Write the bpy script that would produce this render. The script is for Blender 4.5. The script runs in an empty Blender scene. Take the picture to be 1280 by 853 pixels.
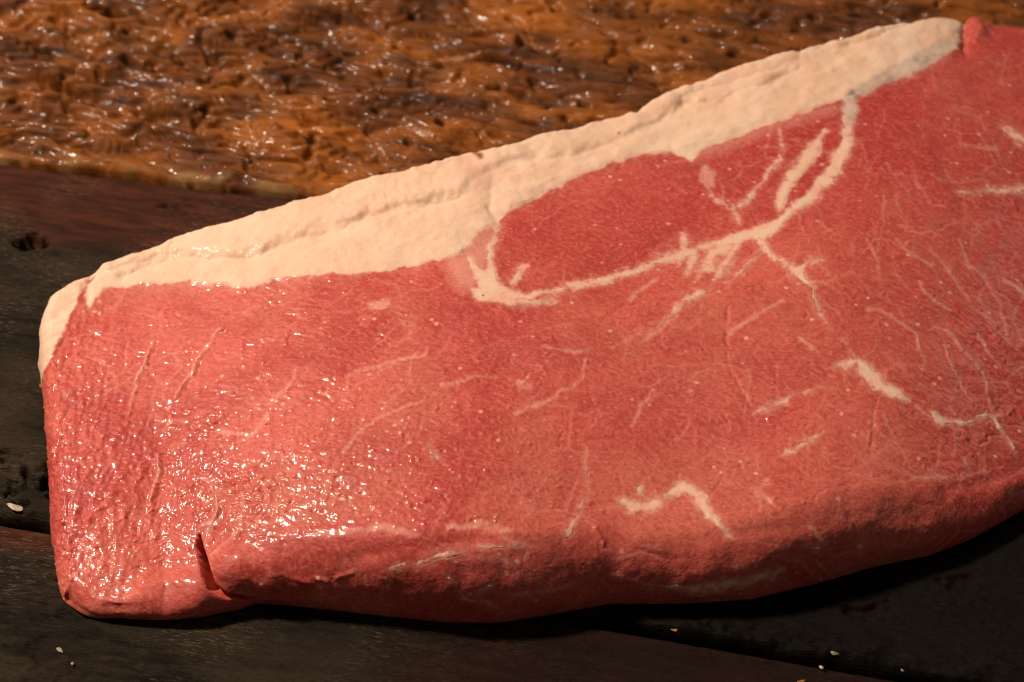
import bpy, math, random
import numpy as np
from mathutils import Vector, Matrix

C = bpy.context.scene
COL = C.collection
R = math.radians
random.seed(4)
rng = np.random.default_rng(11)

# ------------------------------------------------------------------ camera
PITCH, DIST, LENS = R(45.0), 0.545, 85.0
FPX = LENS / 36.0 * 1280.0
CAM = np.array([0.0, -DIST * math.cos(PITCH), DIST * math.sin(PITCH)])
FWD = np.array([0.0, math.cos(PITCH), -math.sin(PITCH)])
UPV = np.array([0.0, math.sin(PITCH), math.cos(PITCH)])
cd = bpy.data.cameras.new("camera")
cd.lens = LENS
cd.sensor_width = 36.0
cd.clip_start, cd.clip_end = 0.01, 20.0
cam = bpy.data.objects.new("camera", cd)
cam.location = CAM
cam.rotation_euler = (math.pi / 2 - PITCH, 0, 0)
COL.objects.link(cam)
C.camera = cam
cd.dof.use_dof = True
cd.dof.focus_distance = 0.506
cd.dof.aperture_fstop = 18.0
cd.dof.aperture_blades = 7

# ------------------------------------------------------------------ light
w = bpy.data.worlds.new("World")
C.world = w
w.use_nodes = True
bg = w.node_tree.nodes["Background"]
bg.inputs["Color"].default_value = (1.0, 0.86, 0.72, 1)
bg.inputs["Strength"].default_value = 0.115


def area_lamp(name, loc, target, size, power, col):
    ld = bpy.data.lights.new(name, 'AREA')
    ld.shape = 'DISK'
    ld.size = size
    ld.energy = power
    ld.color = col
    o = bpy.data.objects.new(name, ld)
    o.location = loc
    o.rotation_euler = (Vector(target) - Vector(loc)).to_track_quat('-Z', 'Y').to_euler()
    COL.objects.link(o)
    return o


area_lamp("key_lamp", (-0.50, 0.15, 0.69), (-0.02, 0.0, 0.0), 0.095, 11.0, (1.0, 0.85, 0.68))
area_lamp("added_glint_lamp", (0.52, 0.40, 0.40), (0.04, 0.0, 0.0), 0.22, 0.22, (1.0, 0.88, 0.74))  # second lamp, added to raise glints on the right of the meat

C.view_settings.view_transform = 'Standard'
C.view_settings.look = 'None'
C.view_settings.exposure = 0.0
C.view_settings.gamma = 1.0
C.cycles.use_denoising = True
C.cycles.denoiser = 'OPENIMAGEDENOISE'
C.cycles.denoising_input_passes = 'RGB_ALBEDO_NORMAL'
C.cycles.denoising_prefilter = 'ACCURATE'
C.cycles.max_bounces = 8
C.cycles.filter_width = 1.0


# ------------------------------------------------------------------ helpers: survey of the photograph
def at(px, py, z=0.0):
    """point of the place, at height z, that the photograph shows at pixel (px, py)"""
    px = np.asarray(px, float)
    py = np.asarray(py, float)
    z = np.asarray(z, float) + 0 * px
    a = (px - 640.0) / FPX
    b = (426.5 - py) / FPX
    d = np.stack([a, FWD[1] + b * UPV[1], FWD[2] + b * UPV[2]], -1)
    t = (z - CAM[2]) / d[..., 2]
    return CAM + d * t[..., None]


def proj(P):
    r = P - CAM
    dep = r @ FWD
    return np.stack([640.0 + FPX * r[..., 0] / dep, 426.5 - FPX * (r @ UPV) / dep], -1)


# ------------------------------------------------------------------ helpers: noise
_perm = rng.permutation(256).astype(np.int32)
_perm = np.concatenate([_perm, _perm, _perm])
_g = rng.normal(size=(256, 3)).astype(np.float32)
_g /= np.linalg.norm(_g, axis=1, keepdims=True)


def perlin(P):
    P = np.asarray(P, np.float32)
    I = np.floor(P).astype(np.int32)
    F = P - I
    I &= 255
    U = F * F * F * (F * (F * 6 - 15) + 10)
    out = 0
    for dx in (0, 1):
        hx = _perm[I[:, 0] + dx]
        wx = U[:, 0] if dx else 1 - U[:, 0]
        for dy in (0, 1):
            hy = _perm[hx + I[:, 1] + dy]
            wy = U[:, 1] if dy else 1 - U[:, 1]
            for dz in (0, 1):
                h = _perm[hy + I[:, 2] + dz] & 255
                wz = U[:, 2] if dz else 1 - U[:, 2]
                g = _g[h]
                dot = g[:, 0] * (F[:, 0] - dx) + g[:, 1] * (F[:, 1] - dy) + g[:, 2] * (F[:, 2] - dz)
                out = out + wx * wy * wz * dot
    return out * 1.6


def fbm(P, octaves=4, gain=0.5, lac=2.03):
    a, s, t = 1.0, 0, 0
    P = np.asarray(P, np.float32)
    for k in range(octaves):
        s = s + a * perlin(P + 17.3 * k)
        t += a
        a *= gain
        P = P * lac
    return s / t


def sstep(a, b, x):
    t = np.clip((x - a) / (b - a), 0, 1)
    return t * t * (3 - 2 * t)


# ------------------------------------------------------------------ helpers: traced lines
def line_sd(Q, pts):
    """signed distance (pixels) to a polyline with a radius at each point: pts = [(x, y, r), ...]"""
    pts = np.array(pts, float)
    out = np.full(len(Q), 1e3, np.float32)
    m = 45.0
    x0, y0 = pts[:, 0].min() - m, pts[:, 1].min() - m
    x1, y1 = pts[:, 0].max() + m, pts[:, 1].max() + m
    idx = np.nonzero((Q[:, 0] > x0) & (Q[:, 0] < x1) & (Q[:, 1] > y0) & (Q[:, 1] < y1))[0]
    if len(idx) == 0:
        return out
    q = Q[idx]
    best = np.full(len(idx), 1e3)
    if len(pts) == 1:
        best = np.hypot(q[:, 0] - pts[0, 0], q[:, 1] - pts[0, 1]) - pts[0, 2]
    for a, b in zip(pts[:-1], pts[1:]):
        d = b[:2] - a[:2]
        t = np.clip(((q - a[:2]) @ d) / (d @ d + 1e-9), 0, 1)
        c = a[:2] + t[:, None] * d
        best = np.minimum(best, np.hypot(*(q - c).T) - (a[2] + t * (b[2] - a[2])))
    out[idx] = best
    return out


def poly_sd(Q, poly):
    poly = np.array(poly, float)
    inside = np.zeros(len(Q), bool)
    best = np.full(len(Q), 1e6)
    n = len(poly)
    for i in range(n):
        a, b = poly[i], poly[(i + 1) % n]
        d = b - a
        t = np.clip(((Q - a) @ d) / (d @ d + 1e-9), 0, 1)
        c = a + t[:, None] * d
        best = np.minimum(best, ((Q - c) ** 2).sum(1))
        cond = (a[1] > Q[:, 1]) != (b[1] > Q[:, 1])
        xi = (b[0] - a[0]) * (Q[:, 1] - a[1]) / (b[1] - a[1] + 1e-12) + a[0]
        inside ^= cond & (Q[:, 0] < xi)
    best = np.sqrt(best)
    return np.where(inside, -best, best)


# ------------------------------------------------------------------ helpers: objects
def fast_mesh(name, V, quads, tris=None):
    me = bpy.data.meshes.new(name)
    nq = len(quads)
    nt = 0 if tris is None else len(tris)
    me.vertices.add(len(V))
    me.vertices.foreach_set("co", np.ascontiguousarray(V, np.float32).ravel())
    loops = np.asarray(quads, np.int32).ravel()
    if nt:
        loops = np.concatenate([loops, np.asarray(tris, np.int32).ravel()])
    me.loops.add(len(loops))
    me.loops.foreach_set("vertex_index", loops)
    me.polygons.add(nq + nt)
    starts = np.concatenate([np.arange(nq) * 4, nq * 4 + np.arange(nt) * 3]).astype(np.int32)
    me.polygons.foreach_set("loop_start", starts)
    me.update(calc_edges=True)
    me.polygons.foreach_set("use_smooth", np.ones(nq + nt, bool))
    me.update()
    return me


def link(name, me, mat=None, parent=None, label=None):
    o = bpy.data.objects.new(name, me)
    COL.objects.link(o)
    if mat:
        me.materials.append(mat)
    if parent:
        o.parent = parent
    if label:
        o["label"] = label
    return o


def thing(name, label, cat, loc=(0, 0, 0), group=None):
    o = bpy.data.objects.new(name, None)
    o.empty_display_size = 0.02
    o.location = loc
    COL.objects.link(o)
    tag(o, label, cat, group)
    return o


def tag(o, label, cat, group=None):
    o["label"] = label
    o["category"] = cat
    if group:
        o["group"] = group


class NT:
    """small node-tree builder"""

    def __init__(self, name):
        self.m = bpy.data.materials.new(name)
        self.m.use_nodes = True
        self.t = self.m.node_tree
        self.b = self.t.nodes["Principled BSDF"]
        self.coord = self.t.nodes.new("ShaderNodeTexCoord").outputs["Object"]

    def new(self, kind, **kw):
        n = self.t.nodes.new(kind)
        for k, v in kw.items():
            setattr(n, k, v)
        return n

    def put(self, sock, v):
        if isinstance(v, bpy.types.NodeSocket):
            self.t.links.new(v, sock)
        elif isinstance(v, (tuple, list)):
            sock.default_value = tuple(v) + ((1,) if len(v) == 3 and sock.type == 'RGBA' else ())
        else:
            sock.default_value = v

    def mapping(self, scale, rot=(0, 0, 0), vec=None):
        n = self.new("ShaderNodeMapping")
        vec = vec or self.coord
        if any(rot):                      # turn first, stretch after
            r = self.new("ShaderNodeMapping")
            self.put(r.inputs["Vector"], vec)
            r.inputs["Rotation"].default_value = rot
            vec = r.outputs[0]
        self.put(n.inputs["Vector"], vec)
        n.inputs["Scale"].default_value = scale
        return n.outputs[0]

    def swirl(self, scale, amount):
        c = self.new("ShaderNodeTexNoise")
        self.put(c.inputs["Vector"], self.coord)
        c.inputs["Scale"].default_value = scale
        c.inputs["Detail"].default_value = 2
        m = self.new("ShaderNodeVectorMath", operation='MULTIPLY_ADD')
        self.put(m.inputs[0], c.outputs["Color"])
        m.inputs[1].default_value = (amount,) * 3
        self.put(m.inputs[2], self.coord)
        return m.outputs[0]

    def noise(self, scale, detail=3, rough=0.5, vec=None, dist=0.0):
        n = self.new("ShaderNodeTexNoise")
        self.put(n.inputs["Vector"], vec or self.coord)
        n.inputs["Scale"].default_value = scale
        n.inputs["Detail"].default_value = detail
        n.inputs["Roughness"].default_value = rough
        n.inputs["Distortion"].default_value = dist
        return n.outputs[0]

    def voronoi(self, scale, feature='DISTANCE_TO_EDGE', vec=None, rnd=1.0):
        n = self.new("ShaderNodeTexVoronoi")
        n.feature = feature
        self.put(n.inputs["Vector"], vec or self.coord)
        n.inputs["Scale"].default_value = scale
        n.inputs["Randomness"].default_value = rnd
        return n.outputs["Distance"]

    def ramp(self, v, a, b, lo=0.0, hi=1.0):
        n = self.new("ShaderNodeMapRange")
        n.interpolation_type = 'SMOOTHSTEP'
        self.put(n.inputs[0], v)
        for i, x in enumerate((a, b, lo, hi)):
            n.inputs[i + 1].default_value = x
        return n.outputs[0]

    def math(self, op, a, b=0.0, clamp=False):
        n = self.new("ShaderNodeMath", operation=op, use_clamp=clamp)
        self.put(n.inputs[0], a)
        self.put(n.inputs[1], b)
        return n.outputs[0]

    def mix(self, f, a, b, kind='MIX'):
        n = self.new("ShaderNodeMix", data_type='RGBA', blend_type=kind)
        self.put(n.inputs[0], f)
        self.put(n.inputs[6], a)
        self.put(n.inputs[7], b)
        return n.outputs[2]

    def attr(self, name):
        return self.new("ShaderNodeAttribute", attribute_name=name).outputs["Fac"]

    def bump(self, h, strength, dist, normal=None):
        n = self.new("ShaderNodeBump")
        n.inputs["Strength"].default_value = strength
        n.inputs["Distance"].default_value = dist
        self.put(n.inputs["Height"], h)
        if normal:
            self.put(n.inputs["Normal"], normal)
        return n.outputs[0]

    def set(self, **kw):
        for k, v in kw.items():
            self.put(self.b.inputs[k.replace("_", " ")], v)


# ------------------------------------------------------------------ materials
def mat_meat():
    n = NT("raw_meat")
    fat, pale, gris, blood, tone = (n.attr(a) for a in ("fat", "pale", "gristle", "blood", "tone"))
    big = n.noise(34, 5, 0.62, dist=0.6)
    fine = n.noise(900, 3, 0.6)
    fib = n.noise(1, 3, 0.6, vec=n.mapping((820, 1350, 1100), (0, 0, R(28)), n.swirl(60, 0.010)), dist=0.35)
    red = n.mix(n.ramp(big, 0.36, 0.64), (0.41, 0.048, 0.038), (0.55, 0.105, 0.079))
    red = n.mix(n.ramp(n.noise(19, 4, 0.6, dist=0.8), 0.42, 0.60, 0, 0.50), red, (0.47, 0.125, 0.078))
    red = n.mix(n.ramp(n.noise(26, 4, 0.6, n.mapping((1, 1, 1), (0.4, 0, 0.7))), 0.50, 0.66, 0, 0.55), red, (0.40, 0.048, 0.050))
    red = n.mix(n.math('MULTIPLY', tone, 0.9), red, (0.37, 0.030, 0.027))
    red = n.mix(n.ramp(fib, 0.42, 0.70, 0, 0.40), red, (0.70, 0.20, 0.14))
    red = n.mix(n.ramp(fib, 0.28, 0.46, 0.45, 0), red, (0.34, 0.03, 0.03))
    red = n.mix(n.ramp(fine, 0.30, 0.48, 0.35, 0.0), red, (0.33, 0.026, 0.028))
    # thin membranes between the muscle bundles
    vv = n.mapping((62, 100, 70), (0, 0, R(-50)))
    wob = n.noise(120, 2, 0.5)
    vadd = n.new("ShaderNodeVectorMath", operation='ADD')
    n.put(vadd.inputs[0], vv)
    n.put(vadd.inputs[1], n.mapping((0.5, 0.5, 0.5), vec=wob))
    edge = n.voronoi(1.0, vec=vadd.outputs[0])
    web = n.math('MULTIPLY', n.ramp(edge, 0.0, 0.045, 1, 0), n.ramp(n.noise(60, 2), 0.45, 0.62))
    red = n.mix(n.math('MULTIPLY', web, 0.22), red, (0.78, 0.30, 0.24))
    # tiny fat specks
    sp = n.voronoi(330, 'F1')
    speck = n.math('MULTIPLY', n.ramp(sp, 0.10, 0.22, 1, 0), n.ramp(n.noise(150, 2), 0.5, 0.62))
    red = n.mix(n.math('MULTIPLY', speck, 0.5), red, (0.86, 0.46, 0.36))
    fnoise = n.noise(85, 4, 0.6)
    fcol = n.mix(n.ramp(fnoise, 0.3, 0.7), (0.68, 0.43, 0.295), (0.70, 0.495, 0.37))
    fcol = n.mix(n.ramp(n.noise(45, 4, 0.65), 0.52, 0.72, 0, 0.45), fcol, (0.74, 0.38, 0.27))
    fcol = n.mix(n.ramp(n.noise(700, 2), 0.35, 0.65, 0, 0.18), fcol, (0.74, 0.50, 0.37))
    col = n.mix(n.math('MULTIPLY', pale, 0.75, True), red, (0.86, 0.50, 0.39))
    # ragged border between lean and fat
    fa = n.math('ADD', fat, n.math('MULTIPLY', n.math('SUBTRACT', fine, 0.5), 0.30))
    col = n.mix(n.ramp(fa, 0.10, 0.55, 0, 0.85), col, (0.80, 0.42, 0.31))
    fm = n.ramp(fa, 0.42, 0.95)
    col = n.mix(fm, col, fcol)
    gcol = n.mix(n.ramp(n.noise(260, 3), 0.35, 0.65), (0.34, 0.25, 0.22), (0.52, 0.40, 0.34))
    col = n.mix(gris, col, gcol)
    col = n.mix(blood, col, (0.22, 0.02, 0.015))
    rough = n.ramp(n.noise(140, 3), 0.3, 0.7, 0.48, 0.62)
    hb = n.math('ADD', n.math('MULTIPLY', n.noise(1500, 2, 0.55), 0.8), n.math('MULTIPLY', fib, 0.6))
    nrm = n.bump(hb, 0.8, 0.00018)
    cn = n.bump(n.math('ADD', n.noise(700, 1, 0.5), n.math('MULTIPLY', n.noise(1500, 1), 0.35)), 0.35, 0.00013)
    n.set(Base_Color=col, Roughness=rough, Normal=nrm, IOR=1.4, Specular_IOR_Level=0.35)
    n.set(Subsurface_Weight=0.45, Subsurface_Scale=0.0020, Subsurface_Anisotropy=0.3)
    rad = n.mix(fm, (1.0, 0.18, 0.11), (1.0, 0.55, 0.32))
    n.put(n.b.inputs["Subsurface Radius"], rad)
    n.put(n.b.inputs["Coat Weight"], n.mix(fm, (0.38,) * 3, (0.11,) * 3))
    n.set(Coat_Roughness=0.13, Coat_IOR=1.40)
    n.put(n.b.inputs["Coat Normal"], cn)
    return n.m


def mat_wood(name, dark, mid, light, rot, gloss, coat, painted_glint=0.0, bump=0.2, spec=0.22):
    n = NT(name)
    v = n.mapping((1.0, 7.0, 3.0), (0, 0, rot))
    grain = n.noise(75, 6, 0.62, v, 0.6)
    fine = n.noise(520, 4, 0.65, v)
    patch = n.noise(24, 4, 0.55, n.mapping((1, 2.4, 1), (0, 0, rot)))
    wear = n.attr("wear")
    c = n.mix(n.ramp(grain, 0.3, 0.7), dark, mid)
    c = n.mix(n.ramp(patch, 0.4, 0.7, 0, 0.85), c, light)
    c = n.mix(n.ramp(fine, 0.50, 0.72, 0, 0.75), c, dark)
    c = n.mix(wear, c, (0.27, 0.145, 0.05))
    red = n.attr("red")
    c = n.mix(red, c, n.mix(n.ramp(grain, 0.3, 0.7), (0.030, 0.0085, 0.005), (0.075, 0.020, 0.010)))
    if painted_glint:  # grey flecks in the colour stand in for glints on the grain
        sp = n.math('MULTIPLY', n.ramp(n.noise(420, 4, 0.75, v), 0.54, 0.66), n.ramp(n.noise(40, 3), 0.42, 0.64))
        c = n.mix(n.math('MULTIPLY', sp, painted_glint), c, (0.14, 0.10, 0.065))
    c = n.mix(n.attr("darken"), c, (0.0045, 0.0032, 0.0024))
    n.set(Base_Color=c, Roughness=n.ramp(n.noise(180, 4, 0.6, v), 0.3, 0.7, gloss, gloss + 0.25), IOR=1.45)
    n.set(Normal=n.bump(n.math('ADD', n.math('MULTIPLY', grain, 0.5), fine), bump, 0.0007))
    n.set(Coat_Weight=coat, Coat_Roughness=0.10, Specular_IOR_Level=spec)
    return n.m


def mat_plain(name, col, rough=0.5, sss=0.0, coat=0.0):
    n = NT(name)
    n.set(Base_Color=n.mix(n.ramp(n.noise(900, 3), 0.3, 0.7), tuple(x * 0.6 for x in col), col), Roughness=rough)
    n.set(Normal=n.bump(n.noise(1800, 3), 0.5, 0.0003), Coat_Weight=coat)
    if sss:
        n.set(Subsurface_Weight=sss, Subsurface_Scale=0.001)
    return n.m


M_MEAT = mat_meat()
GRAIN = -math.atan2(0.0, 1.0)

# ------------------------------------------------------------------ the table of three planks
# the joints between the planks, as seen in the photograph, on the table top
J1 = at(np.array([0.0, 1280.0]), np.array([196.0, 356.0]))[:, :2]
J2 = at(np.array([0.0, 1280.0]), np.array([640.0, 862.0]))[:, :2]


def joint_y(J, x):
    return J[0, 1] + (J[1, 1] - J[0, 1]) * (x - J[0, 0]) / (J[1, 0] - J[0, 0])


slope = math.atan2(J2[1, 1] - J2[0, 1], J2[1, 0] - J2[0, 0])
table = thing("wooden_table", "old dark wooden table top of three rough planks under the raw meat", "table",
              (0, 0, 0))
M_BACK = mat_wood("wet_orange_wood", (0.030, 0.009, 0.002), (0.155, 0.040, 0.005), (0.36, 0.105, 0.010), -slope, 0.48, 0.20)
M_DARK = mat_wood("dark_stained_wood", (0.005, 0.0036, 0.002), (0.021, 0.0135, 0.0085), (0.036, 0.023, 0.014), -slope, 0.36, 0.0, 0.8, 0.6, 0.07)


def spaced(lo, hi, a, b, n_in, n_out):
    return np.unique(np.concatenate([np.linspace(lo, a, n_out), np.linspace(a, b, n_in), np.linspace(b, hi, n_out)]))


def plank(y_lo, y_hi, mat, height, label, nx, ny, dense_y, attrs):
    """a plank as one closed mesh: rough top, sides and underside; y_lo / y_hi are functions of x"""
    xs = spaced(-0.42, 0.42, -0.135, 0.135, nx, 40)
    ts = dense_y(ny)
    X, T = np.meshgrid(xs, ts, indexing='ij')
    Y = y_lo(X) * (1 - T) + y_hi(X) * T
    P = np.stack([X.ravel(), Y.ravel(), 0 * X.ravel()], -1)
    Z = height(P, T.ravel())
    P[:, 2] = Z
    n, m = X.shape
    idx = np.arange(n * m).reshape(n, m)
    q = np.stack([idx[:-1, :-1], idx[1:, :-1], idx[1:, 1:], idx[:-1, 1:]], -1).reshape(-1, 4)
    rim = np.concatenate([idx[:, 0], idx[-1, 1:], idx[-2::-1, -1], idx[0, -2:0:-1]])
    low = P[rim].copy()
    low[:, 2] = -0.028
    k = len(P)
    li = k + np.arange(len(rim))
    nxt = np.roll(np.arange(len(rim)), -1)
    side = np.stack([rim, li, li[nxt], rim[nxt]], -1)
    V = np.concatenate([P, low, [low.mean(0)]])
    tris = np.stack([li, np.full(len(rim), len(V) - 1), li[nxt]], -1)
    me = fast_mesh("plank", V, np.concatenate([q, side]), tris)
    for nm, f in attrs.items():
        a = me.attributes.new(nm, 'FLOAT', 'POINT')
        a.data.foreach_set("value", np.concatenate([f(P, T.ravel()), np.zeros(len(V) - k)]).astype(np.float32))
    return link("plank", me, mat, table, label)


cs, sn = math.cos(slope), math.sin(slope)


def along(P, a, b, c=1.0):
    """plank coordinates stretched along the grain: a metres along, b metres across"""
    u = P[:, 0] * cs + P[:, 1] * sn
    v = -P[:, 0] * sn + P[:, 1] * cs
    return np.stack([u / a, v / b, P[:, 2] * 0 + c], -1)


def h_back(P, T):
    wv = fbm(along(P, 0.02, 0.02, 9.0), 2) * 0.0035
    Pw = P.copy()
    Pw[:, 1] += wv
    n = fbm(along(Pw, 0.022, 0.0068, 1.0), 2, 0.5)
    k = n * 5.5
    ter = np.floor(k) + sstep(0.62, 1.0, k - np.floor(k))       # worn flakes that end in little steps
    s = fbm(along(Pw, 0.020, 0.0021, 5.0), 2, 0.55)
    gro = -np.clip(0.30 - np.abs(fbm(along(Pw, 0.022, 0.004, 3.0), 2)) * 3.2, 0, 1) * 0.0050
    mixw = sstep(-0.05, 0.02, P[:, 0] + 0.03 * fbm(along(P, 0.03, 0.03, 15.0), 2))
    z = ter * (0.0012 - 0.0008 * mixw) + n * 0.0008 + s * (0.00018 + 0.00065 * mixw) + gro
    pit = np.clip(perlin(along(Pw, 0.006, 0.0034, 7.0)) - 0.30, 0, 1) * -0.0060
    z = z + pit + 0.00004 * fbm(along(P, 0.0022, 0.0012, 2.0), 2)
    edge = np.clip((T - 0.0) / 0.010, 0, 1)
    return 0.0002 + z * (0.25 + 0.75 * sstep(0.0, 0.05, T)) - 0.0014 * (1 - edge) ** 3


def h_mid(P, T):
    s = fbm(along(P, 0.022, 0.0016, 1.0), 3, 0.6) * 0.00020
    z = s + fbm(along(P, 0.05, 0.03, 2.0), 2) * 0.0006 + 0.00034 * fbm(along(P, 0.0020, 0.0009, 3.0), 2) * sstep(-0.3, 0.3, fbm(along(P, 0.02, 0.015, 41.0), 2))
    q = proj(P)
    for (x, y, rx, ry, d) in ((40, 299, 20, 9, 0.0034), (56, 297, 6, 8, 0.002), (30, 604, 36, 16, 0.0022), (5, 590, 22, 30, 0.002),
                              (60, 590, 14, 20, 0.0016), (1205, 722, 26, 8, 0.0010), (1090, 757, 34, 10, 0.0012),
                              (225, 252, 30, 4, 0.0012)):
        ww = fbm(along(P, 0.004, 0.002, 4.0), 3) * 1.1
        z = z - d * sstep(1.25, 0.55, np.hypot((q[:, 0] - x) / rx, (q[:, 1] - y) / ry) + ww)
    # the splintered strip along the joint
    sp = sstep(0.11, 0.02, T) * fbm(along(P, 0.007, 0.0025, 6.0), 3, 0.65)
    z = z + sp * 0.0016
    e = np.minimum(T / 0.02, (1 - T) / 0.02)
    return z - 0.0016 - np.where(T > 0.5, 0.0004, 0.004) * np.clip(1 - e, 0, 1) ** 3 * (1 + 0.6 * fbm(along(P, 0.006, 0.006, 8.0), 2))


def h_front(P, T):
    s = fbm(along(P, 0.024, 0.0015, 11.0), 3, 0.6) * 0.00024
    z = s + fbm(along(P, 0.05, 0.03, 12.0), 2) * 0.0006 + 0.00034 * fbm(along(P, 0.0020, 0.0009, 13.0), 2) * sstep(-0.3, 0.3, fbm(along(P, 0.02, 0.015, 42.0), 2))
    q = proj(P)
    rough = sstep(230, 60, np.hypot(q[:, 0] - 10, (q[:, 1] - 790) * 1.4))
    z = z + rough * 0.0014 * fbm(along(P, 0.0065, 0.0035, 14.0), 3, 0.6)
    e = (1 - T) / 0.012
    return z - 0.0016 - 0.0045 * np.clip(1 - e, 0, 1) ** 3


def wear_back(P, T):
    return sstep(0.013, 0.003, T + 0.010 * fbm(along(P, 0.006, 0.006, 21.0), 2)) * 0.65 * sstep(-0.15, 0.25, fbm(along(P, 0.012, 0.012, 22.0), 2))


def red_mid(P, T):
    q = proj(P)
    a = sstep(0.72, 0.86, T + 0.07 * fbm(along(P, 0.03, 0.012, 31.0), 3))
    b = np.maximum(np.exp(-(((q[:, 0] - 1090) / 34) ** 2 + ((q[:, 1] - 757) / 11) ** 2)),
                   np.exp(-(((q[:, 0] - 1205) / 22) ** 2 + ((q[:, 1] - 720) / 9) ** 2)))
    return np.clip(a * 0.95 + b * 0.9, 0, 1)


def red_front(P, T):
    q = proj(P)
    a = sstep(0.955, 0.985, T + 0.02 * fbm(along(P, 0.03, 0.012, 33.0), 3)) * sstep(330, 120, q[:, 0])
    b = sstep(430, 640, q[:, 0] + 60 * fbm(along(P, 0.03, 0.01, 34.0), 2))
    return np.clip(np.maximum(a, b) * 0.95, 0, 1)


def darken_right(P, T):
    # wood colour darkens towards the right and the near side
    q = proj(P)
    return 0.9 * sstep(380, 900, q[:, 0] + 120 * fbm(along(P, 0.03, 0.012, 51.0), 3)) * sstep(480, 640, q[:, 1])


def darken_front(P, T):  # front plank colour darkens towards the right
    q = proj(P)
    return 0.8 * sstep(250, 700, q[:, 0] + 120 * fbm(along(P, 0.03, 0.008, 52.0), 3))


zero = lambda P, T: np.zeros(len(P))
gap = 0.0007
plank(lambda x: joint_y(J1, x) + gap + 0.0011 * fbm(np.stack([np.ravel(x) / 0.011, 0 * np.ravel(x) + 3, 0 * np.ravel(x)], -1), 3, 0.6).reshape(np.shape(x)), lambda x: joint_y(J1, x) + 0.26, M_BACK, h_back,
      "wet orange brown plank with a flaking rough surface", 740, 1,
      lambda n: np.unique(np.concatenate([np.linspace(0, 0.03, 22), np.linspace(0.03, 0.56, 340), np.linspace(0.56, 1, 40)])),
      {"wear": wear_back, "red": zero, "darken": zero})
plank(lambda x: joint_y(J2, x) + gap, lambda x: joint_y(J1, x) - gap, M_DARK, h_mid,
      "blackish plank with a reddish brown band and a knot hole", 640, 1,
      lambda n: np.linspace(0, 1, 240), {"wear": zero, "red": red_mid, "darken": darken_right})
plank(lambda x: joint_y(J2, x) - 0.20, lambda x: joint_y(J2, x) - gap, M_DARK, h_front,
      "nearly black plank with fine streaky grain", 640, 1,
      lambda n: np.unique(np.concatenate([np.linspace(0, 0.62, 30), np.linspace(0.62, 1.0, 200)])),
      {"wear": zero, "red": red_front, "darken": darken_front})

# ------------------------------------------------------------------ the slab of raw meat
# rim of the cut face and foot of the slab, surveyed from the photograph
T_BACK = [(72, 374), (100, 354), (140, 340), (230, 302), (310, 277), (400, 252), (440, 235), (500, 221), (575, 201),
          (640, 190), (700, 171), (760, 154), (800, 148), (818, 132), (850, 119), (900, 101), (980, 73), (1060, 53),
          (1130, 34), (1165, 27), (1195, 27), (1215, 29), (1240, 33), (1280, 38), (1400, 46), (1500, 70),
          (1570, 120)]
T_FRONT = [(98, 718), (125, 735), (150, 742), (190, 730), (233, 709), (250, 694), (275, 676), (300, 668), (360, 660),
           (430, 655), (520, 655), (580, 657), (640, 662), (700, 652), (760, 648), (820, 652), (880, 652), (940, 640),
           (1000, 622), (1060, 607), (1120, 600), (1200, 596), (1280, 574), (1400, 530), (1570, 470)]
B_FRONT = [(98, 750), (120, 757), (170, 765), (250, 769), (300, 760), (318, 750), (335, 750), (400, 757), (480, 767),
           (560, 775), (620, 775), (690, 764), (760, 751), (850, 750), (940, 745), (1020, 727), (1090, 706),
           (1160, 692), (1210, 672), (1250, 650), (1280, 632), (1400, 582), (1570, 510)]
T_LEFT = [(72, 374), (67, 420), (74, 480), (80, 560), (86, 640), (98, 718)]


def smooth(a, k):
    if k < 2:
        return a
    g = np.exp(-np.linspace(-2, 2, 2 * k + 1) ** 2)
    g /= g.sum()
    ap = np.concatenate([2 * a[0] - a[k:0:-1], a, 2 * a[-1] - a[-2:-k - 2:-1]])
    return np.convolve(ap, g, 'valid')


NS = 1600
xb = np.linspace(72, 1570, NS)
yb = smooth(np.interp(xb, *np.array(T_BACK).T), 6)
xf = np.linspace(98, 1570, NS)
yf = smooth(np.interp(xf, *np.array(T_FRONT).T), 14)
yB = smooth(np.interp(xf, *np.array(B_FRONT).T), 10)
foot = at(xf, yB, 0.0)
OUT = 0.0085
# height of the rim at the front: where the sight line of the rim stands OUT behind the foot
zf = np.zeros(NS)
lo, hi = np.zeros(NS), np.full(NS, 0.06)
for _ in range(30):
    mid = (lo + hi) / 2
    yy = at(xf, yf, mid)[:, 1]
    hi = np.where(yy < foot[:, 1] + OUT, mid, hi)
    lo = np.where(yy < foot[:, 1] + OUT, lo, mid)
zf = np.clip(smooth((lo + hi) / 2, 200), 0.004, 0.04)
front = at(xf, yf, zf)
zb = np.interp(xb, xf, zf) * 0.6 + 0.4 * np.interp(xb, [72, 300, 700, 1200, 1570], [0.014, 0.019, 0.021, 0.021, 0.018])

back = at(xb, yb, smooth(zb, 160))
tl = np.linspace(0, 1, NS)
lp = np.array(T_LEFT, float)
lt = np.concatenate([[0], np.cumsum(np.hypot(*np.diff(lp, axis=0).T))])
lt /= lt[-1]
lx, ly = smooth(np.interp(tl, lt, lp[:, 0]), 60), np.interp(tl, lt, lp[:, 1])
left = at(lx, ly, back[0, 2] * (1 - tl) + front[0, 2] * tl + 0.002 * np.sin(tl * math.pi))
left += (back[0] - left[0]) * (1 - tl)[:, None] + (front[0] - left[-1]) * tl[:, None]
right = back[-1] * (1 - tl)[:, None] + front[-1] * tl[:, None]
right[:, 0] += 0.014 * np.sin(tl * math.pi)

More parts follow.
